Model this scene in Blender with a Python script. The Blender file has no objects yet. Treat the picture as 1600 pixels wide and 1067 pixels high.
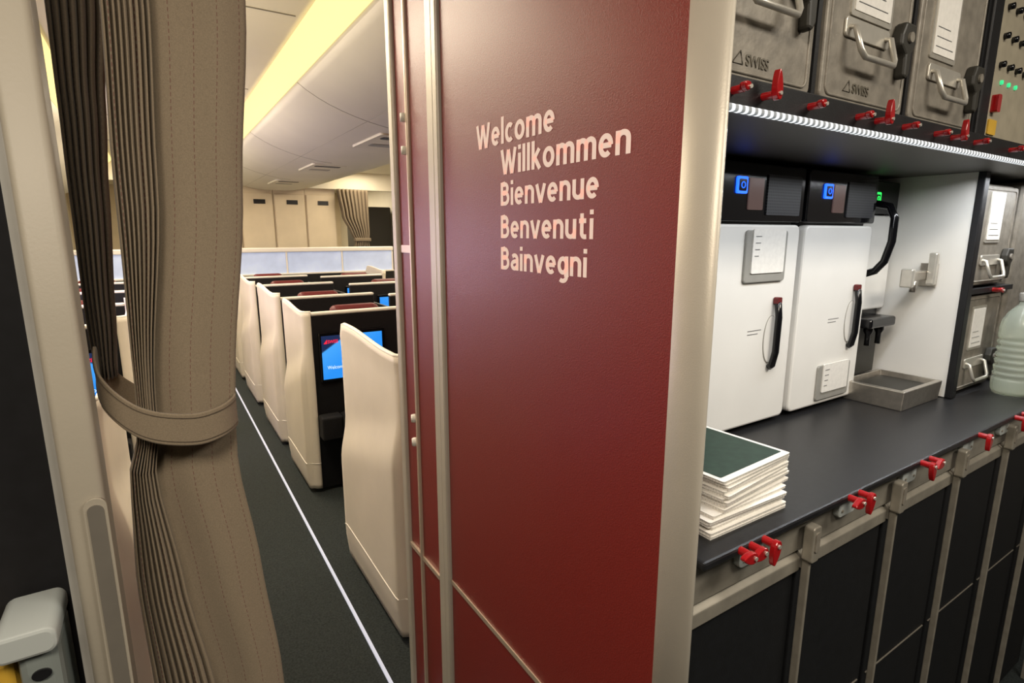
import bpy, bmesh, math, random
from mathutils import Vector, Matrix
random.seed(4)
scene = bpy.context.scene
COL = scene.collection
scene.view_settings.view_transform = 'Standard'

# ------------------------------------------------------------------ materials
def mat(name, col, rough=0.5, metal=0.0, var=0.0, vscale=20, bump=0.0, bscale=200, emit=None, estr=0.0,
        trans=0.0, coat=0.0, ior=1.45):
    m = bpy.data.materials.new(name); m.use_nodes = True
    nt = m.node_tree; b = nt.nodes['Principled BSDF']
    b.inputs['Base Color'].default_value = (*col, 1)
    b.inputs['Roughness'].default_value = rough
    b.inputs['Metallic'].default_value = metal
    b.inputs['IOR'].default_value = ior
    if trans: b.inputs['Transmission Weight'].default_value = trans
    if coat: b.inputs['Coat Weight'].default_value = coat; b.inputs['Coat Roughness'].default_value = 0.2
    if emit:
        b.inputs['Emission Color'].default_value = (*emit, 1)
        b.inputs['Emission Strength'].default_value = estr
    tc = nt.nodes.new('ShaderNodeTexCoord')
    if var > 0:
        n = nt.nodes.new('ShaderNodeTexNoise'); n.inputs['Scale'].default_value = vscale
        n.inputs['Detail'].default_value = 6
        nt.links.new(tc.outputs['Object'], n.inputs['Vector'])
        r = nt.nodes.new('ShaderNodeValToRGB')
        r.color_ramp.elements[0].position = 0.3; r.color_ramp.elements[1].position = 0.7
        r.color_ramp.elements[0].color = (*[c*(1-var) for c in col], 1)
        r.color_ramp.elements[1].color = (*[min(1, c*(1+var)) for c in col], 1)
        nt.links.new(n.outputs['Fac'], r.inputs['Fac'])
        nt.links.new(r.outputs['Color'], b.inputs['Base Color'])
    if bump > 0:
        n2 = nt.nodes.new('ShaderNodeTexNoise'); n2.inputs['Scale'].default_value = bscale
        n2.inputs['Detail'].default_value = 3
        nt.links.new(tc.outputs['Object'], n2.inputs['Vector'])
        bp = nt.nodes.new('ShaderNodeBump'); bp.inputs['Strength'].default_value = bump
        bp.inputs['Distance'].default_value = 0.002
        nt.links.new(n2.outputs['Fac'], bp.inputs['Height'])
        nt.links.new(bp.outputs['Normal'], b.inputs['Normal'])
    return m

M = {}
M['red'] = mat('red_laminate', (0.235, 0.023, 0.017), 0.41, 0, 0.16, 330, 0.35, 520, coat=0.3)
M['red'].node_tree.nodes['Principled BSDF'].inputs['Coat Roughness'].default_value = 0.33
M['silver'] = mat('satin_silver', (0.58, 0.53, 0.44), 0.42, 0.25, 0.04, 8, 0.1, 500)
M['beige_metal'] = mat('beige_grey_trim', (0.34, 0.305, 0.24), 0.5, 0.0, 0.05, 6, 0.08, 300)
M['gold'] = mat('champagne_trim', (0.62, 0.50, 0.38), 0.35, 0.4)
M['cream'] = mat('cream_shell', (0.80, 0.73, 0.61), 0.42, 0, 0.04, 5, 0.08, 600)
M['cream_edge'] = mat('cream_edge', (0.88, 0.84, 0.75), 0.4)
M['black'] = mat('black_plastic', (0.008, 0.008, 0.009), 0.45, 0, 0.2, 40, 0.1, 500)
M['gloss_black'] = mat('gloss_black', (0.005, 0.005, 0.006), 0.14, 0)
M['matte_black'] = mat('matte_black', (0.004, 0.004, 0.005), 0.85, 0, 0.3, 60)
M['cart_black'] = mat('cart_black', (0.0035, 0.004, 0.005), 0.65, 0, 0.3, 60, 0.1, 300)
M['counter'] = mat('dark_counter', (0.012, 0.012, 0.013), 0.36, 0, 0.25, 90, 0.15, 700)
M['white'] = mat('white_enamel', (0.80, 0.78, 0.73), 0.33, 0, 0.03, 7)
M['alu'] = mat('worn_aluminium', (0.25, 0.225, 0.185), 0.5, 0.25, 0.20, 40, 0.3, 90)
M['alu_light'] = mat('bright_aluminium', (0.62, 0.59, 0.52), 0.33, 0.6, 0.08, 40)
M['frame'] = mat('galley_frame_metal', (0.31, 0.285, 0.235), 0.42, 0.35, 0.15, 25)
M['steel'] = mat('brushed_steel', (0.50, 0.46, 0.40), 0.28, 0.85, 0.12, 60)
M['redplastic'] = mat('red_plastic', (0.34, 0.006, 0.008), 0.22, 0, 0, 1, 0, 1, coat=0.4)
M['paper'] = mat('white_paper', (0.80, 0.77, 0.71), 0.8, 0, 0.05, 90)
M['pages'] = mat('page_edges', (0.72, 0.69, 0.63), 0.85, 0, 0.25, 400)
M['cover'] = mat('dark_green_cover', (0.016, 0.038, 0.024), 0.6, 0, 0.2, 60)
M['text'] = mat('pale_pink_lettering', (0.92, 0.74, 0.66), 0.6, emit=(1.0, 0.70, 0.60), estr=0.22)  # slight emission put into the colour to brighten unlit print
M['carpet'] = mat('dark_carpet', (0.020, 0.026, 0.026), 0.95, 0, 0.5, 150, 0.8, 500)
M['ceil'] = mat('ceiling_panel', (0.70, 0.65, 0.52), 0.6, 0, 0.03, 3)
M['bin'] = mat('overhead_bin', (0.68, 0.65, 0.55), 0.5, 0, 0.03, 3)
M['beige_wall'] = mat('beige_laminate', (0.64, 0.54, 0.38), 0.5, 0, 0.05, 5)
M['maroon'] = mat('maroon_leather', (0.12, 0.012, 0.012), 0.5, 0, 0.15, 60, 0.3, 200)
M['seatgrey'] = mat('dark_fabric', (0.03, 0.027, 0.026), 0.9, 0, 0.3, 100, 0.4, 400)
M['tan'] = mat('dark_soffit', (0.05, 0.043, 0.032), 0.5, 0, 0.05, 10)
M['greyplastic'] = mat('grey_plastic', (0.30, 0.29, 0.26), 0.45, 0, 0.05, 30)
M['seam'] = mat('panel_seam', (0.34, 0.32, 0.26), 0.6)
M['darkslot'] = mat('dark_grey_inset', (0.16, 0.145, 0.12), 0.45, 0.1, 0.05, 30)
M['lightplastic'] = mat('pale_grey_plastic', (0.42, 0.45, 0.43), 0.4)
M['teal'] = mat('grey_teal_plastic', (0.20, 0.225, 0.21), 0.45, 0, 0.05, 20)
M['yellow'] = mat('yellow_panel', (0.60, 0.36, 0.04), 0.5, 0, 0.1, 20)
M['panelbrown'] = mat('control_panel_face', (0.34, 0.30, 0.22), 0.45, 0.0, 0.1, 30)
M['cove'] = mat('cove_light', (0.3, 0.22, 0.08), 0.5, emit=(1.0, 0.80, 0.32), estr=1.1)
M['track'] = mat('floor_track', (0.5, 0.52, 0.6), 0.4, 0, emit=(0.66, 0.72, 0.95), estr=0.4)
M['blue'] = mat('blue_button', (0.02, 0.05, 0.6), 0.3, emit=(0.01, 0.10, 1.0), estr=2.6)
M['green'] = mat('green_button', (0.02, 0.5, 0.1), 0.3, emit=(0.03, 1.0, 0.12), estr=1.4)
M['dimgreen'] = mat('dim_green_led', (0.02, 0.4, 0.1), 0.3, emit=(0.05, 0.9, 0.35), estr=0.8)
M['display'] = mat('dim_display', (0.05, 0.035, 0.03), 0.2, emit=(0.15, 0.09, 0.08), estr=0.5)
M['water'] = mat('clear_pet', (0.84, 0.92, 0.80), 0.10, 0, trans=0.72, ior=1.28)
M['frost'] = mat('frosted_pane_glow', (0.50, 0.57, 0.70), 0.25, 0, 0.25, 3, emit=(0.55, 0.68, 1.0), estr=0.30)  # bluish glow in the material stands in for light reflected off the panes
M['darkgreen'] = mat('dull_dark', (0.03, 0.028, 0.022), 0.5)
M['redlogo'] = mat('screen_red', (0.6, 0.02, 0.02), 0.5, emit=(0.9, 0.02, 0.06), estr=0.9)
M['whitelogo'] = mat('screen_white', (0.8, 0.9, 1), 0.5, emit=(0.55, 0.78, 1.0), estr=0.9)
M['embossed'] = mat('embossed_metal', (0.155, 0.14, 0.11), 0.45, 0.3)
M['ink'] = mat('grey_ink', (0.16, 0.16, 0.16), 0.8)

def screen_mat():
    m = bpy.data.materials.new('lit_blue_screen'); m.use_nodes = True
    nt = m.node_tree; b = nt.nodes['Principled BSDF']
    tc = nt.nodes.new('ShaderNodeTexCoord'); g = nt.nodes.new('ShaderNodeSeparateXYZ')
    nt.links.new(tc.outputs['Generated'], g.inputs[0])
    add = nt.nodes.new('ShaderNodeMath'); add.operation = 'MULTIPLY_ADD'
    add.inputs[1].default_value = -0.9
    nt.links.new(g.outputs['X'], add.inputs[0]); nt.links.new(g.outputs['Z'], add.inputs[2])
    r = nt.nodes.new('ShaderNodeValToRGB'); e = r.color_ramp.elements
    e[0].position = 0.0; e[0].color = (0.02, 0.30, 0.95, 1)
    e[1].position = 0.60; e[1].color = (0.06, 0.40, 1.0, 1)
    x = r.color_ramp.elements.new(0.64); x.color = (0.004, 0.02, 0.08, 1)
    nt.links.new(add.outputs[0], r.inputs['Fac'])
    b.inputs['Base Color'].default_value = (0.01, 0.01, 0.02, 1)
    nt.links.new(r.outputs['Color'], b.inputs['Emission Color'])
    b.inputs['Emission Strength'].default_value = 1.0
    return m
M['screen'] = screen_mat()

def led_mat():
    m = bpy.data.materials.new('led_beads'); m.use_nodes = True
    nt = m.node_tree; b = nt.nodes['Principled BSDF']
    tc = nt.nodes.new('ShaderNodeTexCoord')
    w = nt.nodes.new('ShaderNodeTexWave'); w.inputs['Scale'].default_value = 24
    w.bands_direction = 'X'
    nt.links.new(tc.outputs['Object'], w.inputs['Vector'])
    r = nt.nodes.new('ShaderNodeValToRGB')
    r.color_ramp.elements[0].position = 0.3; r.color_ramp.elements[0].color = (0.10, 0.12, 0.13, 1)
    r.color_ramp.elements[1].position = 0.8; r.color_ramp.elements[1].color = (0.95, 0.98, 1, 1)
    nt.links.new(w.outputs['Fac'], r.inputs['Fac'])
    nt.links.new(r.outputs['Color'], b.inputs['Emission Color'])
    b.inputs['Base Color'].default_value = (0.25, 0.25, 0.25, 1)
    b.inputs['Emission Strength'].default_value = 1.15
    return m
M['led'] = led_mat()

def vent_mat():
    m = mat('perforated_vent', (0.02, 0.02, 0.022), 0.4)
    nt = m.node_tree; b = nt.nodes['Principled BSDF']
    tc = nt.nodes.new('ShaderNodeTexCoord')
    v = nt.nodes.new('ShaderNodeTexVoronoi'); v.inputs['Scale'].default_value = 160
    v.inputs['Randomness'].default_value = 0.0
    nt.links.new(tc.outputs['Object'], v.inputs['Vector'])
    r = nt.nodes.new('ShaderNodeValToRGB')
    r.color_ramp.elements[0].position = 0.25; r.color_ramp.elements[0].color = (0.001, 0.001, 0.001, 1)
    r.color_ramp.elements[1].position = 0.45; r.color_ramp.elements[1].color = (0.05, 0.05, 0.055, 1)
    nt.links.new(v.outputs['Distance'], r.inputs['Fac']); nt.links.new(r.outputs['Color'], b.inputs['Base Color'])
    return m
M['vent'] = vent_mat()

def fabric_mat(name, c, dark):
    m = bpy.data.materials.new(name); m.use_nodes = True
    nt = m.node_tree; b = nt.nodes['Principled BSDF']; b.inputs['Roughness'].default_value = 0.9
    b.inputs['Sheen Weight'].default_value = 0.12
    uv = nt.nodes.new('ShaderNodeUVMap')
    sx = nt.nodes.new('ShaderNodeSeparateXYZ'); nt.links.new(uv.outputs[0], sx.inputs[0])
    mu = nt.nodes.new('ShaderNodeMath'); mu.operation = 'MULTIPLY_ADD'; mu.inputs[1].default_value = 8; mu.inputs[2].default_value = 0.35
    nt.links.new(sx.outputs['X'], mu.inputs[0])
    fr = nt.nodes.new('ShaderNodeMath'); fr.operation = 'FRACT'; nt.links.new(mu.outputs[0], fr.inputs[0])
    lt = nt.nodes.new('ShaderNodeMath'); lt.operation = 'LESS_THAN'; lt.inputs[1].default_value = 0.035
    nt.links.new(fr.outputs[0], lt.inputs[0])
    my = nt.nodes.new('ShaderNodeMath'); my.operation = 'MULTIPLY'; my.inputs[1].default_value = 130
    nt.links.new(sx.outputs['Y'], my.inputs[0])
    fy = nt.nodes.new('ShaderNodeMath'); fy.operation = 'FRACT'; nt.links.new(my.outputs[0], fy.inputs[0])
    ly = nt.nodes.new('ShaderNodeMath'); ly.operation = 'LESS_THAN'; ly.inputs[1].default_value = 0.6
    nt.links.new(fy.outputs[0], ly.inputs[0])
    an = nt.nodes.new('ShaderNodeMath'); an.operation = 'MULTIPLY'
    nt.links.new(lt.outputs[0], an.inputs[0]); nt.links.new(ly.outputs[0], an.inputs[1])
    n = nt.nodes.new('ShaderNodeTexNoise'); n.inputs['Scale'].default_value = 700
    tc = nt.nodes.new('ShaderNodeTexCoord'); nt.links.new(tc.outputs['Object'], n.inputs['Vector'])
    r = nt.nodes.new('ShaderNodeValToRGB')
    r.color_ramp.elements[0].position = 0.3; r.color_ramp.elements[0].color = (*[x*0.85 for x in c], 1)
    r.color_ramp.elements[1].position = 0.7; r.color_ramp.elements[1].color = (*[x*1.12 for x in c], 1)
    nt.links.new(n.outputs['Fac'], r.inputs['Fac'])
    mx = nt.nodes.new('ShaderNodeMix'); mx.data_type = 'RGBA'
    nt.links.new(an.outputs[0], mx.inputs['Factor'])
    nt.links.new(r.outputs['Color'], mx.inputs['A']); mx.inputs['B'].default_value = (*dark, 1)
    nt.links.new(mx.outputs['Result'], b.inputs['Base Color'])
    bp = nt.nodes.new('ShaderNodeBump'); bp.inputs['Strength'].default_value = 0.2; bp.inputs['Distance'].default_value = 0.0006
    nt.links.new(n.outputs['Fac'], bp.inputs['Height']); nt.links.new(bp.outputs['Normal'], b.inputs['Normal'])
    return m
M['curtain'] = fabric_mat('taupe_curtain', (0.205, 0.160, 0.105), (0.13, 0.06, 0.045))
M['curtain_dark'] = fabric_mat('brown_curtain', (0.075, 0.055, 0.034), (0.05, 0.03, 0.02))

# ------------------------------------------------------------------ helpers
def link(o, parent=None):
    COL.objects.link(o)
    if parent: o.parent = parent
    return o

def mk(name, verts, faces, m, parent=None, smooth=False, bevel=0.0, seg=2, solid=0.0):
    vs = [Vector(v) for v in verts]
    lo = Vector([min(v[i] for v in vs) for i in range(3)]); hi = Vector([max(v[i] for v in vs) for i in range(3)])
    c = (lo+hi)/2
    me = bpy.data.meshes.new(name); me.from_pydata([v-c for v in vs], [], faces)
    bm = bmesh.new(); bm.from_mesh(me); bmesh.ops.recalc_face_normals(bm, faces=bm.faces)
    bm.to_mesh(me); bm.free()
    me.materials.append(m)
    if smooth:
        for p in me.polygons: p.use_smooth = True
    o = bpy.data.objects.new(name, me); o.location = c
    link(o, parent)
    if solid:
        s = o.modifiers.new('solid', 'SOLIDIFY'); s.thickness = solid; s.offset = 0
    if bevel > 0:
        b = o.modifiers.new('bevel', 'BEVEL'); b.width = bevel; b.segments = seg; b.limit_method = 'ANGLE'
    return o

def box(name, x0, x1, y0, y1, z0, z1, m, parent=None, bevel=0.0, seg=2):
    v = [(x0,y0,z0),(x1,y0,z0),(x1,y1,z0),(x0,y1,z0),(x0,y0,z1),(x1,y0,z1),(x1,y1,z1),(x0,y1,z1)]
    f = [(0,3,2,1),(4,5,6,7),(0,1,5,4),(1,2,6,5),(2,3,7,6),(3,0,4,7)]
    return mk(name, v, f, m, parent, bevel=bevel, seg=seg)

def prism(name, pts, axis, d0, d1, m, parent=None, smooth=False, bevel=0.0):
    def P(u, w, d):
        return {'Y': (u, d, w), 'X': (d, u, w), 'Z': (u, w, d)}[axis]
    n = len(pts)
    v = [P(u, w, d0) for u, w in pts] + [P(u, w, d1) for u, w in pts]
    f = [tuple(range(n)), tuple(range(2*n-1, n-1, -1))] + [(i, (i+1) % n, n+(i+1) % n, n+i) for i in range(n)]
    o = mk(name, v, f, m, parent, bevel=bevel)
    if smooth:
        for p in o.data.polygons:
            if len(p.vertices) == 4: p.use_smooth = True
    return o

def rrect(x0, x1, z0, z1, r, n=6):
    pts = []
    for cx, cz, a0 in ((x1-r, z1-r, 0), (x0+r, z1-r, 90), (x0+r, z0+r, 180), (x1-r, z0+r, 270)):
        for i in range(n+1):
            a = math.radians(a0+90*i/n); pts.append((cx+r*math.cos(a), cz+r*math.sin(a)))
    return pts

def ellipse(cx, cz, rx, rz, n=32):
    return [(cx+rx*math.cos(2*math.pi*i/n), cz+rz*math.sin(2*math.pi*i/n)) for i in range(n)]

def tube(name, path, r, m, parent=None, n=10, closed=False):
    path = [Vector(p) for p in path]; v = []; f = []
    k = len(path); prev = None
    for i, p in enumerate(path):
        if closed: t = path[(i+1) % k]-path[i-1]
        else: t = path[min(i+1, k-1)]-path[max(i-1, 0)]
        t.normalize()
        if prev is None:
            a = Vector((0, 0, 1)) if abs(t.z) < 0.9 else Vector((1, 0, 0))
        else: a = prev
        a = (a - t*a.dot(t)).normalized(); prev = a; b = t.cross(a)
        for j in range(n):
            q = 2*math.pi*j/n; v.append(p+a*math.cos(q)*r+b*math.sin(q)*r)
    for i in range(k if closed else k-1):
        for j in range(n):
            f.append((i*n+j, i*n+(j+1) % n, ((i+1) % k)*n+(j+1) % n, ((i+1) % k)*n+j))
    if not closed:
        f.append(tuple(range(n))); f.append(tuple(range((k-1)*n, k*n)))
    o = mk(name, v, f, m, parent, smooth=True)
    return o

def lathe(name, prof, c, m, parent=None, n=40):
    v = []; f = []
    for r, z in prof:
        for j in range(n):
            q = 2*math.pi*j/n
            v.append((c[0]+r*math.cos(q), c[1]+r*math.sin(q), c[2]+z))
    k = len(prof)
    for i in range(k-1):
        for j in range(n):
            f.append((i*n+j, i*n+(j+1) % n, (i+1)*n+(j+1) % n, (i+1)*n+j))
    f.append(tuple(range(n))); f.append(tuple(range((k-1)*n, k*n)))
    return mk(name, v, f, m, parent, smooth=True)

def empty(name, loc, label=None, category=None, group=None, rotz=0):
    o = bpy.data.objects.new(name, None); o.location = loc; o.rotation_euler = (0, 0, rotz)
    o.empty_display_size = 0.05; link(o)
    if label: meta(o, label, category, group)
    return o

def meta(o, label, category, group=None):
    o['label'] = label; o['category'] = category
    if group: o['group'] = group
    return o

def struct(o, label=None):
    o['kind'] = 'structure'
    if label: o['label'] = label
    return o

def text(name, s, size, loc, rot, m, width=None, parent=None, bold=0.0, ext=0.0004):
    cu = bpy.data.curves.new(name, 'FONT'); cu.body = s; cu.size = size; cu.extrude = ext; cu.offset = bold
    t = bpy.data.objects.new(name+'_tmp', cu); COL.objects.link(t)
    dg = bpy.context.evaluated_depsgraph_get(); dg.update()
    me = bpy.data.meshes.new_from_object(t.evaluated_get(dg))
    bpy.data.objects.remove(t)
    me.materials.clear(); me.materials.append(m)
    xs = [v.co.x for v in me.vertices]
    x0, x1 = min(xs), max(xs); k = (width/(x1-x0)) if width else 1
    for v in me.vertices: v.co.x = (v.co.x-x0)*k
    o = bpy.data.objects.new(name, me); o.location = loc; o.rotation_euler = rot
    link(o, parent); return o
FACE = (math.radians(90), 0, 0)
SIDE = (math.radians(90), 0, math.radians(-90))

# narrow humanist lettering drawn as flat strokes (cap height 1, x-height .72)
def arc(cx, cy, rx, ry, a0, a1, n=14):
    return [(cx+rx*math.cos(math.radians(a0+(a1-a0)*i/n)), cy+ry*math.sin(math.radians(a0+(a1-a0)*i/n))) for i in range(n+1)]
GL = {
 'n': (.40, [[(0, 0), (0, .74)], [(0, .36)]+arc(.20, .47, .20, .20, 170, 0)+[(.40, 0)]]),
 'm': (.70, [[(0, 0), (0, .74)], [(0, .38)]+arc(.175, .495, .175, .175, 170, 0)+[(.35, 0)], [(.35, .38)]+arc(.525, .495, .175, .175, 170, 0)+[(.70, 0)]]),
 'u': (.40, [[(.40, 0), (.40, .74)], [(0, .74)]+arc(.20, .27, .20, .19, 180, 350)+[(.40, .36)]]),
 'i': (.0, [[(0, 0), (0, .74)], [(0, .88), (0, 1.05)]]),
 'l': (.0, [[(0, 0), (0, 1.05)]]),
 'k': (.36, [[(0, 0), (0, 1.05)], [(.02, .33), (.34, .74)], [(.10, .43), (.38, 0)]]),
 'o': (.44, [arc(.22, .37, .22, .29, 0, 360, 28)]),
 'e': (.41, [arc(.205, .37, .205, .29, 0, 312, 24), [(.0, .37), (.43, .37)]]),
 'c': (.34, [arc(.205, .37, .205, .29, 50, 310, 20)]),
 'v': (.42, [[(-.02, .74), (.20, .0)], [(.44, .74), (.22, .0)]]),
 'W': (.86, [[(0, 1), (.20, 0)], [(.23, 0), (.42, .96)], [(.44, .96), (.63, 0)], [(.66, 0), (.86, 1)]]),
 'B': (.44, [[(0, 0), (0, 1)], [(0, .92), (.20, .92)]+arc(.20, .73, .19, .19, 90, -90)+[(0, .54)], [(0, .54), (.22, .54)]+arc(.22, .31, .22, .23, 90, -90)+[(0, .08)]]),
 't': (.30, [[(.10, .93), (.10, .23)]+arc(.24, .22, .14, .14, 180, 275)+[(.33, .085)], [(-.04, .66), (.31, .66)]]),
 'a': (.37, [[(.03, .605)]+arc(.18, .465, .19, .20, 128, 0)+[(.37, 0)], [(.37, .42), (.19, .40)]+arc(.175, .235, .175, .155, 95, 285)+[(.37, .20)]]),
 'g': (.40, [arc(.20, .38, .20, .27, 0, 360, 28), [(.40, .74), (.40, -.05)]+arc(.20, -.05, .20, .17, 0, -135)]),
}
def lettering(name, s, width, cap, loc, rot, m, parent, t=.172, gap=.095):
    v = []; f = []; x = t/2
    for chx in s:
        w, strokes = GL[chx]
        for st in strokes:
            pts = [Vector((p[0]+x, p[1])) for p in st]
            closed = (pts[0]-pts[-1]).length < 1e-4
            base = len(v)
            for i, p in enumerate(pts):
                if closed and i in (0, len(pts)-1): d0 = (pts[-1]-pts[-2]).normalized(); d1 = (pts[1]-pts[0]).normalized()
                else:
                    d0 = (p-pts[i-1]).normalized() if i > 0 else (pts[1]-p).normalized()
                    d1 = (pts[i+1]-p).normalized() if i < len(pts)-1 else d0
                tt = (d0+d1).normalized(); nn = Vector((-tt.y, tt.x))
                k = min(1.4, 1/max(.5, tt.dot(d1)))
                v.append(p+nn*t/2*k); v.append(p-nn*t/2*k)
            for i in range(len(pts)-1):
                a = base+2*i; f.append((a, a+1, a+3, a+2))
        x += w+t+gap
    tot = x-gap-t/2
    me = bpy.data.meshes.new(name)
    me.from_pydata([(p.x*width/tot, p.y*cap, 0) for p in v], [], f); me.materials.append(m)
    o = bpy.data.objects.new(name, me); o.location = loc; o.rotation_euler = rot; link(o, parent)
    sd = o.modifiers.new('solid', 'SOLIDIFY'); sd.thickness = .0003
    return o

def copy_thing(root, loc, scale=None, label=None):
    def cp(o, par):
        c = o.copy(); COL.objects.link(c)
        if par: c.parent = par
        for ch in list(o.children): cp(ch, c)
        return c
    r = cp(root, None); r.location = loc
    if scale: r.scale = scale
    if label: r['label'] = label
    return r

# ------------------------------------------------------------------ camera
cam = bpy.data.cameras.new('camera'); cam.sensor_width = 36; cam.lens = 36*862/1600; cam.clip_start = 0.02
co = bpy.data.objects.new('camera', cam); co.location = (0, 0, 1.55)
co.rotation_euler = (math.radians(90-11.04), 0, math.radians(-32.5)); COL.objects.link(co)
scene.camera = co

# ------------------------------------------------------------------ room shell
struct(box('floor', -2.6, 4.2, -2.0, 13.0, -0.05, 0.0, M['carpet']), 'dark carpeted cabin floor')
struct(box('ceiling', -2.6, 4.2, -2.0, 13.0, 2.44, 2.5, M['ceil']), 'pale beige cabin ceiling panels')
struct(box('wall_left', -1.35, -1.25, 0.8, 13.0, 0, 2.44, M['ceil']), 'cabin side wall lining')
struct(box('wall_right', 3.6, 3.7, 1.4, 13.0, 0, 2.44, M['ceil']), 'cabin side wall lining')
struct(box('wall_back', -2.6, 4.2, 12.9, 13.0, 0, 2.44, M['beige_wall']), 'rear cabin bulkhead')
struct(box('wall_front', -2.6, 4.2, -2.0, -1.95, 0, 2.44, M['darkgreen']), 'dark galley end wall')
struct(box('wall_entry', -1.3, -0.112, 0.79, 0.81, 0, 2.44, M['matte_black']), 'matte black bulkhead beside the aisle')
struct(box('wall_galley', 0.61, 3.5, 1.475, 1.50, 0, 2.44, M['red']), 'dark red rear wall of the galley block')
struct(box('trim_1', -1.25, 3.6, 8.4, 8.5, 2.19, 2.44, M['ceil']), 'cream header beam across the cabin')
o = box('trim_2', 0.534, 0.546, 1.2, 12.0, 0.0, 0.006, M['track']); struct(o, 'pale glowing floor path strip')
for i, y in enumerate([2.6, 4.0, 5.4, 6.8]):
    struct(box('trim_%d' % (3+i), -0.3, 0.59, y, y+.006, 2.4365, 2.4405, M['greyplastic']), 'ceiling panel joint')

# ------------------------------------------------------------------ overhead bins & coves
def cove(x0, z0, x1, z1, nm):
    return mk(nm, [(x0, 1.52, z0), (x0, 8.4, z0), (x1, 8.4, z1), (x1, 1.52, z1)], [(0, 1, 2, 3)], M['cove'], solid=0.01)
meta(cove(0.615, 2.428, 0.715, 2.335, 'cove_light'), 'warm yellow cove light strip above the aisle', 'light', 'ceiling cove lights')
meta(cove(2.335, 2.428, 2.235, 2.335, 'cove_light.001'), 'warm yellow cove light strip over the far aisle', 'light', 'ceiling cove lights')
meta(cove(-0.335, 2.428, -0.435, 2.335, 'cove_light.002'), 'warm yellow cove light strip over the window side', 'light', 'ceiling cove lights')

prof = [(0.725, 2.43), (0.72, 2.335), (0.76, 2.306), (0.82, 2.272), (0.88, 2.244), (0.95, 2.218), (1.02, 2.196), (1.09, 2.178), (1.16, 2.163), (1.24, 2.150), (1.34, 2.141)]
prof = prof + [(2.95-x, z) for x, z in reversed(prof)]
BL = 1.72
def bin_prism(nm, pts, d1, root):
    n = len(pts); k = 6
    v = []; f = []
    for j in range(k+1):
        for u, w in pts: v.append((u, d1*j/k, w))
    for j in range(k):
        for i in range(n): f.append((j*n+i, j*n+(i+1) % n, (j+1)*n+(i+1) % n, (j+1)*n+i))
    o = mk(nm, v, f, M['bin'], root, smooth=True)
    return o
root = empty('overhead_bin', (0, 1.52, 0), 'pale curved overhead stowage bin with lower service panel', 'overhead bin', 'centre overhead bins')
bin_prism('bin_body', prof, BL-.002, root)
prism('service_panel', rrect(1.22, 1.52, 0.15, 0.75, 0.03), 'Z', 2.138, 2.160, M['bin'], root, bevel=.002)
prism('reading_light_slot', rrect(1.26, 1.48, 0.22, 0.30, 0.02), 'Z', 2.135, 2.138, M['black'], root)
prism('air_vent', rrect(1.28, 1.46, 0.50, 0.60, 0.02), 'Z', 2.135, 2.138, M['greyplastic'], root)
tube('door_seam', [(1.09, 0.0, 2.178), (1.09, BL-0.003, 2.178)], 0.0015, M['seam'], root, n=6)
tube('end_seam', [(x, .001, z) for x, z in prof[1:11]], 0.0018, M['seam'], root, n=6)
for i in range(1, 4): copy_thing(root, (0, 1.52+BL*i, 0))
profs = [(-0.44, 2.43), (-0.435, 2.33), (-0.5, 2.26), (-0.58, 2.18), (-0.68, 2.09), (-0.8, 2.02), (-0.95, 1.96), (-1.1, 1.935), (-1.24, 1.92), (-1.24, 2.43)]
root = empty('overhead_bin.100', (0, 1.52, 0), 'pale curved side overhead stowage bin above window seats', 'overhead bin', 'side overhead bins')
bin_prism('bin_body', profs, BL-.002, root)
prism('service_panel', rrect(-1.2, -0.95, 0.2, 0.8, 0.03), 'Z', 1.90, 1.97, M['greyplastic'], root)
for i in range(1, 4): copy_thing(root, (0, 1.52+BL*i, 0))

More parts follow.
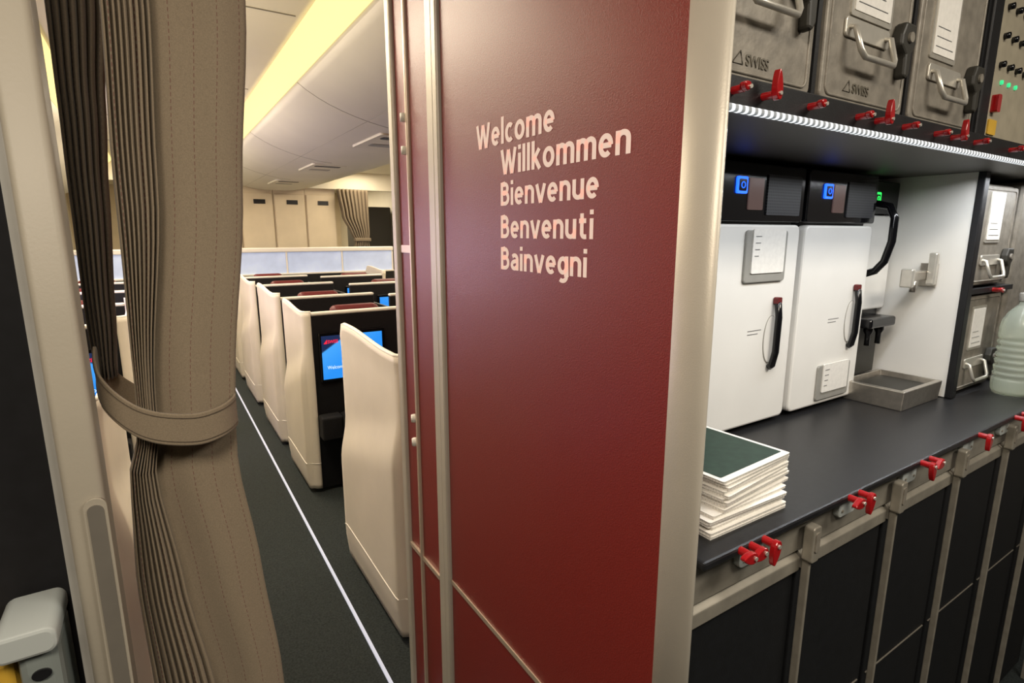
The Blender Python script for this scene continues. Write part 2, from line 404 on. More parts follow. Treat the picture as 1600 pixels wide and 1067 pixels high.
# ------------------------------------------------------------------ seat pods
def build_pod(nm, x, y, L, zt=1.16):
    W = 0.72
    root = empty(nm, (x, y, 0), 'cream business-class seat pod with black back panel and lit screen', 'airline seat', 'business seat pods')
    plan = []
    for i in range(21):
        yy = L-(L-0.04)*i/20; plan.append(((0.0, yy), (-1, 0)))
    for i in range(1, 7):
        a = math.radians(90*i/6); plan.append(((0.04-0.04*math.cos(a), 0.04-0.04*math.sin(a)), (-math.cos(a), -math.sin(a))))
    nz = 40; H = zt; v = []; f = []
    def sm(x): x = max(0, min(1, x)); return x*x*(3-2*x)
    for k, ((px, py), (nx, ny)) in enumerate(plan):
        top = H; d = L-py; R = .06
        if d < R: top = H-R+math.sqrt(max(0, R**2-(R-d)**2))
        top -= 0.028*sm((L*.80-py)/(L*.65))
        for j in range(nz+1):
            z = 0.03+(top-0.03)*j/nz
            sh = 0.62+0.20*(1-py/L)
            b = 0.030*(1-sm((z-sh+0.10)/0.20)) - 0.012*(1-sm((z-0.02)/0.15)) + 0.006*sm((z-1.05)/0.1)
            if ny < -0.3: b *= 0.3
            v.append((px+nx*b, py+ny*b, z))
    n = nz+1
    for k in range(len(plan)-1):
        for j in range(nz):
            f.append((k*n+j, (k+1)*n+j, (k+1)*n+j+1, k*n+j+1))
    mk('side_shell', v, f, M['cream'], root, smooth=True, solid=0.016)
    pth = [tuple(v[k*n+j]) for k, j in [(0, j) for j in range(0, nz+1, 2)]] + [tuple(v[k*n+nz]) for k in range(1, len(plan))]
    tube('edge_trim', pth, 0.0085, M['cream_edge'], root, n=8)
    jj = 6
    tube('shell_seam', [Vector(v[k*n+jj])+Vector((*plan[k][1], 0))*0.0085 for k in range(len(plan))], 0.0028, M['cream_edge'], root, n=6)
    box('inner_lining', 0.009, 0.026, 0.03, L-0.02, 0.05, 1.07, M['black'], root, bevel=0.004)
    box('back_panel', 0.042, W, 0.0, 0.03, 0.02, 1.085, M['black'], root, bevel=0.004)
    box('top_rim', 0.04, W, -0.006, 0.04, 1.085, 1.105, M['cream_edge'], root, bevel=0.008)
    mon = box('monitor', 0.070, 0.47, -0.018, -0.001, 0.685, 0.99, M['gloss_black'], root, bevel=0.008)
    def rel(o):
        o.location = o.location - mon.location; o.parent = mon; return o
    rel(box('screen', 0.086, 0.45, -0.0205, -0.0185, 0.705, 0.965, M['screen']))
    rel(prism('tail_logo', [(0.098, 0.918), (0.118, 0.918), (0.118, 0.944)], 'Y', -0.0222, -0.0208, M['redlogo']))
    rel(text('logo_lettering', 'SWISS', 0.028, (0.122, -0.022, 0.920), FACE, M['redlogo'], 0.06, bold=0.0004))
    rel(text('screen_lettering', 'Welcome', 0.030, (0.112, -0.022, 0.765), FACE, M['whitelogo'], 0.10))
    box('footwell', 0.16, W-0.01, -0.18, -0.02, 0.0, 0.50, M['matte_black'], root, bevel=0.02)
    box('side_ledge', 0.04, 0.16, -0.12, -0.02, 0.36, 0.50, M['matte_black'], root, bevel=0.01)
    box('far_side_panel', W-0.02, W, 0.0, L, 0.02, 1.0, M['black'], root, bevel=0.004)
    box('seat_cushion', 0.08, 0.56, 0.12, L-.04, 0.30, 0.46, M['seatgrey'], root, bevel=0.05, seg=4)
    box('seat_base', 0.12, 0.54, 0.12, L-.1, 0.0, 0.30, M['matte_black'], root, bevel=0.02)
    prism('backrest', [(0.05, 0.40), (0.20, 0.42), (0.17, 1.02), (0.07, 1.04)], 'X', 0.10, 0.56, M['seatgrey'], root, bevel=0.03)
    box('headrest', 0.18, 0.48, 0.06, 0.17, 0.98, 1.125, M['maroon'], root, bevel=0.04, seg=4)
    box('armrest', 0.60, W-0.03, 0.05, L-.05, 0.02, 0.62, M['black'], root, bevel=0.02)
    return root
pod = build_pod('seat_pod', .67, 1.775, .70)
build_pod('seat_pod.001', .67, 3.27, .57, 1.135)
for y in [4.18, 5.34, 6.40]: copy_thing(pod, (0.67, y, 0))
for y in [1.75, 2.95, 4.02, 5.05, 6.1]: copy_thing(pod, (2.18, y, 0), (-1, 1, 1), 'cream seat pod with maroon headrest beside the far aisle')
for y in [1.70, 3.42, 4.4, 5.4, 6.35]: copy_thing(pod, (-0.17, y, 0), (-1, 1, 1), 'cream window-side seat pod with lit blue screen')

# ------------------------------------------------------------------ cabin divider
def divider(x0, x1, lab, nm):
    r = empty(nm, (x0, 7.25, 0), lab, 'partition', 'low cabin dividers')
    w = x1-x0
    box('base_panel', 0, w, 0, 0.06, 0, 1.06, M['black'], r, bevel=0.005)
    k = max(1, round(w/0.75))
    for i in range(k):
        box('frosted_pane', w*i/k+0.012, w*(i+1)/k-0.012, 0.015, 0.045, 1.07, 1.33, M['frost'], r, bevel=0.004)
        box('pane_frame', w*(i+1)/k-0.012, w*(i+1)/k+0.006, 0.005, 0.055, 1.06, 1.33, M['cream_edge'], r)
    box('top_rail', -0.01, w+0.01, -0.01, 0.07, 1.33, 1.385, M['cream_edge'], r, bevel=0.012)
    box('lower_rail', -0.01, w+0.01, -0.01, 0.07, 1.055, 1.075, M['cream_edge'], r, bevel=0.004)
divider(0.67, 2.70, 'low cabin divider with frosted panes given a bluish glow and cream rail', 'cabin_divider')
divider(2.75, 3.58, 'short frosted cabin divider beside the far wall', 'cabin_divider.001')
divider(-1.24, -0.17, 'frosted cabin divider beside the window seats', 'cabin_divider.002')

# ------------------------------------------------------------------ closets at far end
def closet(x0, w, nm):
    r = empty(nm, (x0, 8.5, 0), 'tall beige closet with small black recessed latch', 'closet', 'beige cabin closets')
    box('closet_body', 0, w, 0.02, 0.6, 0, 2.19, M['beige_wall'], r)
    d = box('closet_door', 0.012, w-0.012, 0.0, 0.02, 0.05, 2.10, M['beige_wall'], r, bevel=0.006)
    h = box('latch', w*0.40, w*0.40+0.15, -0.006, 0.0, 1.96, 2.02, M['black'])
    h.location = h.location-d.location; h.parent = d
for i, x in enumerate([0.60, 1.03, 1.46, 1.89]): closet(x, 0.425, 'closet' if i == 0 else 'closet.%03d' % i)
box_dark = box('galley_monument', 2.9, 3.5, 9.4, 10.0, 0, 2.0, M['darkgreen'], bevel=0.02)
meta(box_dark, 'dark brown galley block past the far curtain', 'galley unit')

# ------------------------------------------------------------------ curtains
def interp(tab, z):
    tab = sorted(tab, key=lambda t: t[0])
    if z <= tab[0][0]: return tab[0][1:]
    for a, b in zip(tab, tab[1:]):
        if a[0] <= z <= b[0]:
            t = (z-a[0])/(b[0]-a[0]); t = t*t*(3-2*t)*0.5+t*0.5
            return tuple(x+(y-x)*t for x, y in zip(a[1:], b[1:]))
    return tab[-1][1:]

def drape(name, tab, ybase, nf, amp, m, parent, z0, z1, flat=True, nfl=24, pl=10):
    nz = 60; rows = []
    for j in range(nz+1):
        z = z0+(z1-z0)*j/nz; xl, xp, xr = interp(tab, z); row = []
        n1 = nf*pl
        for i in range(n1+1):
            u = i/n1; ph = u*nf*2*math.pi
            x = xl+(xp-xl)*u + 0.15*(xp-xl)/nf*math.sin(ph*2)
            y = ybase-amp*(0.5-0.5*math.cos(ph))*(0.8+0.2*math.sin(i*0.7+z*2)) + 0.01*math.sin(u*5+z)
            row.append((x, y, z, u*0.5))
        if flat:
            for i in range(1, nfl+1):
                u = i/nfl
                x = xp+(xr-xp)*u
                y = row[n1][1]-0.010*math.sin(math.pi*u)-0.014*math.sin(u*math.pi*0.5)+0.002*math.sin(u*9+z*6)
                row.append((x, y, z, 0.5+u*0.5))
        rows.append(row)
    n = len(rows[0]); v = [p[:3] for r in rows for p in r]; uvs = [(p[3], p[2]) for r in rows for p in r]
    f = [(j*n+i, j*n+i+1, (j+1)*n+i+1, (j+1)*n+i) for j in range(nz) for i in range(n-1)]
    o = mk(name, v, f, m, parent, smooth=True)
    uvl = o.data.uv_layers.new(name='UVMap')
    for lp in o.data.loops: uvl.data[lp.index].uv = uvs[lp.vertex_index]
    s = o.modifiers.new('solid', 'SOLIDIFY'); s.thickness = 0.0015
    return o

cr = empty('curtain', (0, 0.8, 0), 'taupe pleated aisle curtain gathered with a fabric tie', 'curtain')
tab = [(2.43, -.018, .032, .14), (1.82, -.024, .024, .1225), (1.60, -.034, .011, .100), (1.36, -.040, -.018, .0707), (1.31, -.042, -.020, .066),
       (1.25, -.058, -.028, .064), (1.10, -.066, -.012, .080), (.92, -.062, .0104, .0950), (.3, -.07, .03, .115)]
drape('curtain_front', tab, 0.0, 9, 0.018, M['curtain'], cr, 0.3, 2.43)
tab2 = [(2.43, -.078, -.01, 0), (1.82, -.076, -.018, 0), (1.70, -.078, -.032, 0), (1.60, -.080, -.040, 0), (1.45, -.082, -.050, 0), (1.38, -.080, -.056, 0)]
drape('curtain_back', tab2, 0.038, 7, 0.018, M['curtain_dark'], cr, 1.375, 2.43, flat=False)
bp_ = [(-.074, .012, 1.398), (-.071, -.022, 1.372), (-.050, -.036, 1.342), (-.022, -.046, 1.324), (.018, -.050, 1.315), (.046, -.045, 1.318), (.063, -.03, 1.323),
       (.067, -.01, 1.324), (.056, .03, 1.318), (.02, .042, 1.318), (-.035, .044, 1.335), (-.068, .035, 1.375)]
def catmull(p, n=6):
    p = [Vector(q) for q in p]; out = []; k = len(p)
    for i in range(k):
        a, b, c, d = p[i-1], p[i], p[(i+1) % k], p[(i+2) % k]
        for j in range(n):
            t = j/n
            out.append(0.5*((2*b)+(c-a)*t+(2*a-5*b+4*c-d)*t*t+(3*b-a-3*c+d)*t**3))
    return out
cp = catmull(bp_); k = len(cp); hb = [-0.020, -0.018, 0.018, 0.020]; v = []; f = []
for p in cp:
    for h in hb: v.append((p.x, p.y, p.z+h))
for i in range(k):
    for j in range(3): f.append((i*4+j, ((i+1) % k)*4+j, ((i+1) % k)*4+j+1, i*4+j+1))
tie = mk('tie_band', v, f, M['curtain'], cr, smooth=True, solid=0.0025)
uvl = tie.data.uv_layers.new(name='UVMap')
for lp in tie.data.loops: uvl.data[lp.index].uv = (0.05, 0)
for dz in (-0.015, 0.015):
    tube('band_stitching', [(p.x*1.02, p.y*1.03 if p.y < 0 else p.y, p.z+dz) for p in cp], 0.0006, M['curtain_dark'], cr, n=6, closed=True)
tube('curtain_rail', [(-0.07, 0.0, 2.42), (0.5, 0.0, 2.42)], 0.008, M['alu_light'], cr)

cf = empty('curtain.001', (2.3, 8.36, 0), 'beige curtain gathered beside the far aisle', 'curtain')
tabf = [(2.19, 0.0, .46, 0), (1.8, .06, .46, 0), (1.55, .18, .46, 0), (1.45, .24, .44, 0), (1.3, .2, .46, 0), (0.05, .1, .46, 0)]
drape('curtain_front', tabf, 0.0, 8, 0.06, M['curtain'], cf, 0.05, 2.19, flat=False)
box('tie_band', .22, .46, -.075, 0.02, 1.44, 1.49, M['curtain'], cf, bevel=0.01)

# ------------------------------------------------------------------ left door post, jump seat
pr = empty('door_post', (-0.094, 0.752, 0), 'beige-grey metal door post beside the curtain', 'post')
prism('post_body', rrect(-0.018, 0.018, -0.030, 0.026, 0.007), 'Z', 0, 2.44, M['beige_metal'], pr, smooth=True)
prism('latch_rim', rrect(-0.002, 0.019, 0.55, 1.265, 0.0103), 'Y', -0.034, -0.029, M['beige_metal'], pr, smooth=True)
prism('latch_slot', rrect(0.001, 0.016, 0.56, 1.258, 0.0073), 'Y', -0.0355, -0.033, M['darkslot'], pr, smooth=True)
box('edge_strip', -0.026, -0.018, -0.020, 0.026, 0, 2.44, M['greyplastic'], pr)

js = empty('jump_seat', (-0.15, 0.715, 0), 'folded grey-teal crew jump seat with pale cap beside yellow pad', 'seat')
box('seat_housing', -0.019, 0.018, -0.01, 0.065, 0.0, 1.12, M['teal'], js, bevel=0.008)
prism('cap', rrect(-0.036, 0.019, 1.112, 1.142, 0.011), 'Y', -0.018, 0.067, M['lightplastic'], js, smooth=True, bevel=0.004)
prism('badge', ellipse(0.000, 1.086, 0.0085, 0.0060), 'Y', -0.0125, -0.0095, M['black'], js)
box('seat_pad', -0.12, -0.021, 0.0, 0.065, 0.35, 1.11, M['yellow'], js, bevel=0.01)

# ------------------------------------------------------------------ red partition
X = 0.57
pa = empty('partition', (X, 0.5, 0), 'dark red partition panel with pale multilingual welcome lettering', 'partition')
def pbox(name, x0, x1, y0, y1, z0, z1, m, bevel=0.0):
    return box(name, x0-X, x1-X, y0-0.5, y1-0.5, z0, z1, m, pa, bevel)
pbox('main_panel', .57, .588, .49, 1.188, .655, 2.44, M['red'])
pbox('lower_panel', .57, .588, .49, 1.188, 0, .645, M['red'])
pbox('seam_trim', .5675, .588, .505, 1.188, .643, .655, M['gold'])
pbox('upright_trim', .561, .588, 1.192, 1.218, 0, 2.44, M['silver'], .004)
pbox('upright_trim', .565, .588, 1.220, 1.262, 0, 2.44, M['silver'], .006)
pbox('door_panel', .571, .588, 1.262, 1.375, 0.625, 2.44, M['red'])
pbox('thin_trim', .563, .588, 1.375, 1.388, 0, 2.44, M['gold'], .003)
pbox('door_panel', .573, .588, 1.388, 1.47, 1.52, 2.44, M['red'])
pbox('door_panel', .573, .588, 1.388, 1.47, 0.625, 1.50, M['red'])
pbox('kick_panel', .571, .588, 1.262, 1.47, 0, 0.612, M['red'])
pbox('seam_trim', .566, .588, 1.262, 1.47, .612, .625, M['gold'])
pbox('seam_trim', .570, .588, 1.388, 1.47, 1.50, 1.52, M['gold'])
pbox('end_trim', .562, .60, 1.47, 1.505, 0, 2.44, M['silver'], .006)
for z in (1.84, 1.76, 1.04, 0.97):
    tube('latch_button', [(-0.005, 1.40-.5, z-.010), (-0.005, 1.40-.5, z+.010)], 0.009, M['cream_edge'], pa, n=12)
prism('corner_post', [(u-X, w-.5) for u, w in ellipse(.5795, .4755, .0125, .0345, 40)], 'Z', 0, 2.44, M['silver'], pa, smooth=True)
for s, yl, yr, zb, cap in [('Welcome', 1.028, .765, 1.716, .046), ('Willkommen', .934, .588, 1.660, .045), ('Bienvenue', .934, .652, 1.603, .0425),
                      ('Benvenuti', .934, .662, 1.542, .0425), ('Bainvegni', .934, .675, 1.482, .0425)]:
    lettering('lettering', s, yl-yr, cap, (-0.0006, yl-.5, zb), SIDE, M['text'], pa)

# ------------------------------------------------------------------ galley structure
g = empty('galley_cabinet', (0.59, 0.44, 1.10), 'dark aircraft galley cabinet with open work niche', 'galley unit')
def gb(name, x0, x1, y0, y1, z0, z1, m, bevel=0.0):
    return box(name, x0-.59, x1-.59, y0-.44, y1-.44, z0-1.10, z1-1.10, m, g, bevel)
gb('back_panel', .595, 3.2, 1.15, 1.17, 1.102, 2.44, M['darkgreen'])
gb('shelf', .595, 3.2, .475, 1.15, 1.715, 1.742, M['black'], .003)
gb('shelf_soffit', .60, 3.2, .49, 1.14, 1.707, 1.715, M['tan'])
gb('shelf_lip', .595, 3.2, .468, .478, 1.70, 1.743, M['black'], .002)
gb('side_lining', .590, .598, .515, 1.15, 1.102, 1.71, M['tan'])
gb('niche_partition', 1.815, 1.83, .60, 1.15, 1.102, 1.71, M['white'], .001)
gb('partition_edge', 1.812, 1.842, .585, .602, 1.102, 1.71, M['black'], .002)
for xx in (.848, 1.138, 1.436):
    gb('container_divider', xx, xx+.010, .502, 1.14, 1.742, 2.3, M['black'])
gb('upper_column', 1.446, 1.492, .495, .60, 1.742, 2.44, M['black'], .003)
gb('top_fascia', .595, 3.2, .48, 1.14, 2.12, 2.44, M['alu'])
cb = empty('cart_bay', (0.59, 0.44, 0), 'dark cart bay with metal front rail under the counter', 'galley unit')
box('cart_rail', .005, 2.61, .026, .035, 1.012, 1.085, M['frame'], cb, bevel=.002)
box('bay_lining', .005, 2.61, .66, .70, 0, 1.07, M['matte_black'], cb)

ct = box('countertop', .597, 3.2, .44, 1.14, 1.086, 1.10, M['counter'], bevel=.004)
meta(ct, 'long satin dark grey galley countertop', 'countertop')
ls = box('led_light_strip', .60, 3.1, .458, .4685, 1.698, 1.707, M['led'], bevel=.003)
meta(ls, 'beaded cool white LED strip along the shelf edge', 'light')

XS = [.892, 1.206, 1.514, 1.822, 2.13, 2.44]
def bay_post(x, nm):
    r = empty(nm, (x, .45, 0), 'slim metal bay post with top retainer bracket', 'post', 'cart bay posts')
    box('upright', -.0035, .0035, -.003, .011, 0, 1.010, M['frame'], r, bevel=.002)
    prism('retainer_bracket', rrect(-.012, .012, 1.00, 1.066, .006), 'Y', -.010, .008, M['frame'], r, bevel=.002)
    prism('bracket_recess', rrect(-.006, .006, 1.02, 1.056, .004), 'Y', -.012, -.010, M['alu'], r)
    return r
p0 = bay_post(XS[0], 'bay_post')
for x in XS[1:]: copy_thing(p0, (x, .45, 0))

def cart(nm, x0, w):
    r = empty(nm, (x0, .466, 0), 'black-fronted galley service cart with metal top frame', 'cart', 'galley service carts')
    box('cart_body', 0, w, .02, .60, .06, .985, M['matte_black'], r, bevel=.004)
    box('cart_door', .001, w-.001, .006, .02, .06, .968, M['cart_black'], r, bevel=.002)
    prism('top_frame', [(-.003, .974), (.05, .974), (.05, 1.003), (.008, 1.006), (-.003, .999)], 'X', 0, w, M['frame'], r, bevel=.002)
    box('door_bead', .012, w-.012, .003, .006, .60, .603, M['darkslot'], r, bevel=.001)
    for wx in (.03, w-.03):
        for wy in (.08, .54):
            tube('caster', [(wx-.012, wy, .031), (wx+.012, wy, .031)], .03, M['black'], r, n=16)
    return r
cart('service_cart', .600, .288)
cc = cart('service_cart.001', XS[0]+.004, .303)
for x in XS[1:5]: copy_thing(cc, (x+.004, .466, 0))

def paddle(w=1.0, h=1.0, n=24):
    pts = []
    for i in range(n):
        a = 2*math.pi*i/n
        pts.append((math.sin(a)*(.0085-.003*math.cos(a))*w, (math.cos(a)*.016+.009)*h))
    return pts
def latch(loc, ang, lab, grp, nm, plate=True, w=1.0, h=1.0, hub=1.0):
    r = empty(nm, loc, lab, 'latch', grp)
    if plate:
        prism('mount_plate', rrect(-.034, .026, -.048, -.016, .010), 'Y', .034, .0445, M['lightplastic'], r, bevel=.001)
        for sx in (-.022, .014): prism('rivet', ellipse(sx, -.036, .0025, .0025, 12), 'Y', .032, .034, M['alu'], r)
    pd = [(u*math.cos(ang)-q*math.sin(ang), u*math.sin(ang)+q*math.cos(ang)) for u, q in paddle(w, h)]
    prism('latch_paddle', pd, 'Y', -.006, .003, M['redplastic'], r, bevel=.002)
    prism('latch_hub', ellipse(0, 0, .0065*hub, .0065*hub, 20), 'Y', .003, .0195, M['redplastic'], r)
    prism('hub_screw', ellipse(0, 0, .0032*hub, .0032*hub, 16), 'Y', -.008, -.006, M['alu_light'], r)
    return r
LB = 'red turn latch on a pale plate under the counter edge'
latch((.735, .4215, 1.094), math.radians(168), LB, 'counter edge latches', 'turn_latch', h=1.25)
for i, (x, a) in enumerate([(.703, 100), (.678, 80), (1.02, 170), (.985, 95), (1.265, 185), (1.305, 110), (1.56, 170), (1.79, 175), (1.84, 100), (2.08, 170)]):
    latch((x, .4215, 1.094), math.radians(a), LB, 'counter edge latches', 'turn_latch.%03d' % (i+1), plate=(a > 150), h=1.25 if a > 150 else 1)
LU = 'red turn latch on the shelf edge below metal containers'
for i, (x, a) in enumerate([(.622, 70), (.683, 4), (.79, 75), (.920, 80), (.978, 4), (1.07, 80), (1.19, 85), (1.26, 4), (1.365, 75), (1.55, 60)]):
    up = a < 10
    latch((x, .4495, 1.724), math.radians(a), LU, 'shelf edge latches', 'shelf_latch' if i == 0 else 'shelf_latch.%03d' % i, plate=False, w=.72 if up else .62, h=1.15 if up else .42, hub=.75)

# ------------------------------------------------------------------ metal containers
def container(loc, w, h, nm, lab, labz=(.13, .20), labx=(.075, .185), logo=True, hz=.055, grp='metal galley containers'):
    r = empty(nm, loc, lab, 'container', grp)
    box('container_body', 0, w, .012, .54, 0, h, M['alu'], r, bevel=.006)
    prism('door_panel', rrect(.006, w-.006, .006, h-.006, .012), 'Y', 0, .012, M['alu'], r, bevel=.003)
    tube('pressed_bead', [(u, .000, z) for u, z in rrect(.018, w-.018, .016, h-.016, .012)], .0025, M['alu'], r, n=6, closed=True)
    xa, xb = .066, .176
    hp = [(xa, .0, hz+.055), (xa, -.012, hz+.052), (xa+.002, -.022, hz+.018), (xa+.010, -.025, hz+.008), (xb-.010, -.025, hz+.008), (xb-.002, -.022, hz+.018), (xb, -.012, hz+.052), (xb, .0, hz+.055)]
    tube('bail_handle', hp, .0045, M['alu_light'], r)
    prism('handle_mount', rrect(xa-.012, xb+.012, hz+.040, hz+.068, .006), 'Y', -.004, 0, M['alu_light'], r, bevel=.001)
    q = w-.045
    prism('door_latch', [(q-.016, hz+.085), (q+.020, hz+.085), (q+.024, hz+.055), (q+.012, hz+.040), (q+.012, hz+.010), (q+.004, hz-.001), (q-.006, hz+.002), (q-.008, hz+.035), (q-.026, hz+.048), (q-.026, hz+.065)],
          'Y', -.018, 0, M['darkgreen'], r, bevel=.004)
    prism('latch_pivot', ellipse(q-.002, hz+.062, .008, .008, 16), 'Y', -.022, -.018, M['alu'], r)
    prism('label_holder', rrect(labx[0]-.008, labx[1]+.008, labz[0]-.008, labz[1]+.008, .004), 'Y', -.0025, 0, M['alu_light'], r)
    prism('paper_label', rrect(labx[0], labx[1], labz[0], labz[1], .002), 'Y', -.0038, -.0025, M['paper'], r)
    for i in range(3):
        box('printed_line', labx[0]+.008, labx[1]-.012-.01*i, -.0044, -.0038, labz[0]+.012+.016*i, labz[0]+.0132+.016*i, M['ink'], r)
    if logo:
        text('embossed_lettering', 'SWISS', .020, (.096, -.0006, .026), FACE, M['embossed'], .050, r, bold=.0002, ext=.0008)
        tube('embossed_logo', [(.068, -.0006, .026), (.090, -.0006, .026), (.084, -.0006, .042)], .0010, M['embossed'], r, n=6, closed=True)
    return r
container((.590, .50, 1.744), .256, .36, 'metal_container', 'worn grey metal galley container with bail handle', hz=.085, labz=(.18, .25))
container((.862, .50, 1.744), .272, .36, 'metal_container.001', 'worn grey metal galley container with small paper label', hz=.062, labz=(.142, .21))
container((1.150, .50, 1.744), .282, .36, 'metal_container.002', 'worn grey metal galley container with large torn label', labz=(.125, .24), labx=(.06, .15), logo=False, hz=.04)
container((1.848, .60, 1.404), .27, .28, 'metal_container.003', 'small grey metal container holding a white paper tag', labz=(.13, .25), labx=(.07, .16), logo=False, hz=.02)
container((1.848, .60, 1.102), .27, .285, 'metal_container.004', 'small grey metal container on the counter with paper tag', labz=(.13, .24), labx=(.07, .15), logo=False, hz=.03)
latch((2.0, .570, 1.394), math.radians(80), 'red turn latch between two small containers', 'shelf edge latches', 'shelf_latch.020', plate=False, w=.8, h=.8)
cs = box('container_shelf', 1.844, 2.155, .589, 1.14, 1.388, 1.402, M['black']); meta(cs, 'thin black shelf between small containers', 'shelf')
sp = box('side_cabinet', 2.16, 2.5, .60, 1.13, 1.102, 1.70, M['alu'], bevel=.01); meta(sp, 'grey metal cabinet beside the small containers', 'cabinet')

cp_ = empty('control_panel', (1.494, .498, 1.745), 'grey-brown galley control panel with black knobs and indicator lights', 'control panel')
box('panel_face', 0, .5, 0, .05, 0, .36, M['panelbrown'], cp_, bevel=.004)
for i in range(4):
    for j in range(3):
        tube('knob', [(.028+.045*i, 0, .15+.055*j), (.028+.045*i, -.010, .15+.055*j)], .0062, M['gloss_black'], cp_, n=16)
for i in range(3):
    prism('indicator_light', ellipse(.046+.04*i, .118, .0045, .0045, 14), 'Y', -.004, 0, M['dimgreen'], cp_)
prism('red_switch', rrect(.012, .030, .055, .09, .004), 'Y', -.012, 0, M['redplastic'], cp_)
prism('warning_plate', rrect(.008, .05, .012, .042, .003), 'Y', -.003, 0, M['yellow'], cp_)

# ------------------------------------------------------------------ ovens
def oven(x0, w, nm, lab, holder, hpos):
    r = empty(nm, (x0, .74, 1.10), lab, 'oven', 'tall white galley ovens')
    box('oven_body', .004, w-.004, .022, .38, .004, .592, M['black'], r, bevel=.006)
    prism('control_head', rrect(0, w, .476, .596, .008), 'Y', 0, .03, M['gloss_black'], r, bevel=.003)
    prism('oven_door', rrect(.004, w-.004, .012, .470, .016), 'Y', 0, .03, M['white'], r, bevel=.005)
    prism('power_button', rrect(.063, .097, .532, .566, .004), 'Y', -.004, 0, M['blue'], r)
    prism('button_face', rrect(.068, .092, .537, .561, .003), 'Y', -.0052, -.004, M['gloss_black'], r)
    tube('button_symbol', [(u, -.0056, z) for u, z in ellipse(.080, .549, .006, .006, 20)], .001, M['blue'], r, n=6, closed=True)
    prism('display', rrect(.105, .155, .50, .565, .003), 'Y', -.003, 0, M['display'], r)
    prism('vent_grille', rrect(.17, w-.02, .49, .575, .003), 'Y', -.003, 0, M['vent'], r)
    hx, hz = hpos
    prism('handle_recess', ellipse(hx-.004, hz-.012, .026, .056, 40), 'Y', -.0015, .0, M['greyplastic'], r)
    prism('recess_bowl', ellipse(hx-.004, hz-.012, .0245, .0545, 40), 'Y', -.0025, -.0015, M['white'], r)
    tube('door_handle', [(hx+.004, -.003, hz+.074), (hx+.003, -.010, hz+.070), (hx+.001, -.015, hz+.04), (hx, -.015, hz-.04), (hx-.002, -.010, hz-.072), (hx-.002, -.003, hz-.078)], .0078, M['gloss_black'], r, n=12)
    prism('handle_cap', rrect(hx-.005, hx+.012, hz+.070, hz+.086, .004), 'Y', -.013, -.002, M['maroon'], r)
    a, b, c, e = holder
    prism('card_holder', rrect(a, b, c, e, .008), 'Y', -.006, 0, M['greyplastic'], r, bevel=.002)
    prism('paper_card', rrect(a+.02, b-.012, c+.02, e+.002, .003), 'Y', -.0085, -.006, M['paper'], r)
    for i in range(4):
        box('printed_line', a+.028, a+.028+.02*(1-.1*i), -.0092, -.0085, e-.014-.014*i, e-.0125-.014*i, M['ink'], r)
    for i in range(2):
        box('printed_line', w*.45, w*.45+.05-.012*i, -.0006, .0, .235-.008*i, .2365-.008*i, M['ink'], r)
    return r
oven(.952, .315, 'oven', 'tall white galley oven with card holder high on door', (.105, .255, .345, .458), (.232, .222))
oven(1.282, .32, 'oven.001', 'tall white galley oven with card holder low on door', (.115, .27, .025, .118), (.255, .234))

cm = empty('coffee_maker', (1.612, .78, 1.10), 'white coffee maker with black spouts and loop handle', 'coffee machine')
box('machine_body', 0, .20, .03, .34, .0, .59, M['black'], cm, bevel=.006)
prism('front_panel', rrect(.0, .195, .235, .50, .014), 'Y', 0, .03, M['white'], cm, bevel=.005)
prism('control_head', rrect(0, .2, .505, .592, .006), 'Y', 0, .03, M['gloss_black'], cm, bevel=.002)
prism('power_button', rrect(.055, .089, .528, .562, .004), 'Y', -.004, 0, M['green'], cm)
prism('button_face', rrect(.061, .083, .534, .556, .003), 'Y', -.0052, -.004, M['gloss_black'], cm)
tube('button_symbol', [(u, -.0056, z) for u, z in ellipse(.072, .545, .005, .006, 20)], .001, M['green'], cm, n=6, closed=True)
box('spout_head', .0, .14, -.06, .03, .195, .222, M['gloss_black'], cm, bevel=.006)
for sx in (.03, .09): lathe('spout', [(.007, 0), (.007, .03), (.012, .04), (.012, .055)], (sx, -.040, .145), M['gloss_black'], cm, n=20)
box('spout_column', .0, .13, -.02, .03, .056, .195, M['darkgreen'], cm, bevel=.004)
box('rear_plate', .0, .2, .02, .032, .04, .235, M['gloss_black'], cm, bevel=.002)
tube('loop_handle', [(.016, 0, .520), (.016, -.030, .528), (.016, -.062, .520), (.016, -.076, .49), (.016, -.076, .43), (.016, -.064, .378), (.016, -.044, .352), (.016, -.018, .342), (.016, .0, .342)], .0098, M['gloss_black'], cm, n=12)
tr = empty('drip_tray', (1.572, .605, 1.10), 'stainless steel drip tray on the counter', 'tray')
def frustum_tray():
    o = [(0, 0), (.225, 0), (.225, .165), (0, .165)]
    def ring(ins, z): return [(ins if x == 0 else x-ins, ins if y == 0 else y-ins, z) for x, y in o]
    v = ring(.004, 0)+ring(0, .052)+ring(.012, .054)+ring(.018, .012)
    f = [(0, 3, 2, 1)]
    for k in range(3):
        for i in range(4): f.append((k*4+i, k*4+(i+1) % 4, (k+1)*4+(i+1) % 4, (k+1)*4+i))
    f.append((12, 13, 14, 15))
    return mk('tray_body', v, f, M['steel'], tr, bevel=.002)
frustum_tray()
box('drip_grid', .02, .205, .02, .145, .036, .040, M['darkgreen'], tr)
br = empty('wall_bracket', (1.70, .68, 1.425), 'pale grey metal tap bracket projecting from the white partition', 'bracket')
box('bracket_arm', -.02, .112, -.010, .008, 0, .026, M['steel'], br, bevel=.004)
box('bracket_plate', .104, .113, -.022, .02, -.02, .045, M['steel'], br, bevel=.002)
box('bracket_fork', .070, .088, -.030, -.010, -.012, .075, M['alu_light'], br, bevel=.004)
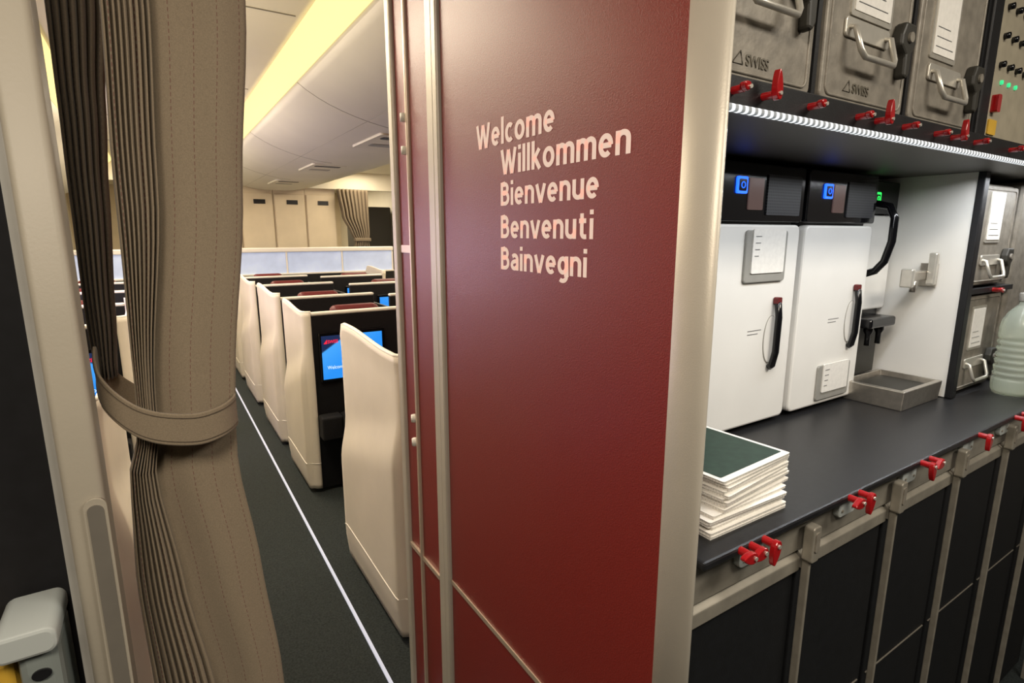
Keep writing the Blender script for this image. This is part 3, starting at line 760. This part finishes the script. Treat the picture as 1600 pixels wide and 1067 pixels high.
box('bracket_fork', -.03, -.012, -.018, .012, -.016, .034, M['alu_light'], br, bevel=.004)
tube('bracket_nozzle', [(.02, -.002, 0), (.02, -.002, -.03)], .008, M['steel'], br)

wb = empty('water_bottle', (2.030, .520, 1.10), 'clear ribbed plastic water bottle standing on the counter', 'bottle')
pf = [(.032, .004), (.042, 0), (.047, .012), (.048, .03)]
for i in range(7):
    z = .04+i*.018
    pf += [(.048, z), (.0475, z+.004), (.0425, z+.009), (.0475, z+.014)]
pf += [(.048, .17), (.048, .19), (.044, .212), (.033, .234), (.020, .250), (.0145, .257), (.0145, .272)]
lathe('bottle_body', pf, (0, 0, 0), M['water'], wb)
lathe('bottle_cap', [(.0165, .266), (.017, .268), (.017, .286), (.0155, .289)], (0, 0, 0), M['greyplastic'], wb)

def booklet(loc, rz, th, nm, top=False, lab='white printed menu booklet in a stack'):
    r = empty(nm, loc, lab, 'booklet', 'menu booklets on the counter', rz)
    prism('pages', [(-.095, -.14), (.095, -.14), (.095, .14), (-.095, .14)], 'Z', 0, th-.0012, M['pages'], r)
    prism('cover', rrect(-.0965, .0965, -.1415, .1415, .004), 'Z', th-.0012, th-.0004, M['paper'], r)
    if top:
        prism('cover_print', rrect(-.088, .088, -.130, .130, .002), 'Z', th-.0004, th, M['cover'], r)
    return r
z = 1.1002; k = 0
for i in range(6):
    booklet((.752+random.uniform(-.004, .004), .618+random.uniform(-.004, .004), z), random.uniform(-.03, .03), .0058, 'booklet' if k == 0 else 'booklet.%03d' % k); z += .0059; k += 1
for i in range(9):
    last = i == 8
    booklet((.765+random.uniform(-.004, .004), .625+random.uniform(-.003, .003), z), math.radians(5)+random.uniform(-.03, .03), .0056, 'booklet.%03d' % k, last,
            'menu booklet with dark green cover atop the stack' if last else 'white printed menu booklet in a stack'); z += .0057; k += 1

# ------------------------------------------------------------------ lights
def area(name, loc, sx, sy, power, col, rot=(0, 0, 0)):
    l = bpy.data.lights.new(name, 'AREA'); l.shape = 'RECTANGLE'; l.size = sx; l.size_y = sy; l.energy = power; l.color = col
    o = bpy.data.objects.new(name, l); o.location = loc; o.rotation_euler = rot; COL.objects.link(o); return o
W1 = (1.0, 0.86, 0.65)
area('corridor_light', (-0.35, -0.3, 2.42), 0.8, 0.5, 31, (1, .88, .73))
area('corridor_light.001', (1.3, -0.6, 2.42), 1.0, 0.4, 30, (1, .92, .80))
for i, y in enumerate([2.4, 4.2, 6.0, 7.6]):
    area('aisle_light.%03d' % i, (0.05, y, 2.42), 0.3, 1.2, 27, W1)
    area('far_aisle_light.%03d' % i, (2.62, y, 2.42), 0.4, 1.2, 22, W1)
    area('ceiling_fill.%03d' % i, (0.3, y, 1.95), 0.3, 1.5, 3.0, (1, .86, .6), (math.pi, 0, 0))  # added upward fill over the aisle to brighten the ceiling, outside the cove
area('rear_light', (1.8, 10.5, 2.40), 2.5, 2, 110, W1)
area('violet_sheen_fill', (-1.24, 4.5, 1.42), 0.7, 1.8, 30, (.86, .70, 1.0), (0, math.radians(-90), 0))  # unseen violet fill added to give the red partition its sheen
area('shelf_led', (1.75, .53, 1.70), 2.2, 0.02, 7.5, (.93, .96, 1.0), (math.radians(-8), 0, 0))
w = bpy.data.worlds.new('world'); scene.world = w; w.use_nodes = True
w.node_tree.nodes['Background'].inputs[0].default_value = (0.9, 0.75, 0.6, 1)
w.node_tree.nodes['Background'].inputs[1].default_value = 0.15
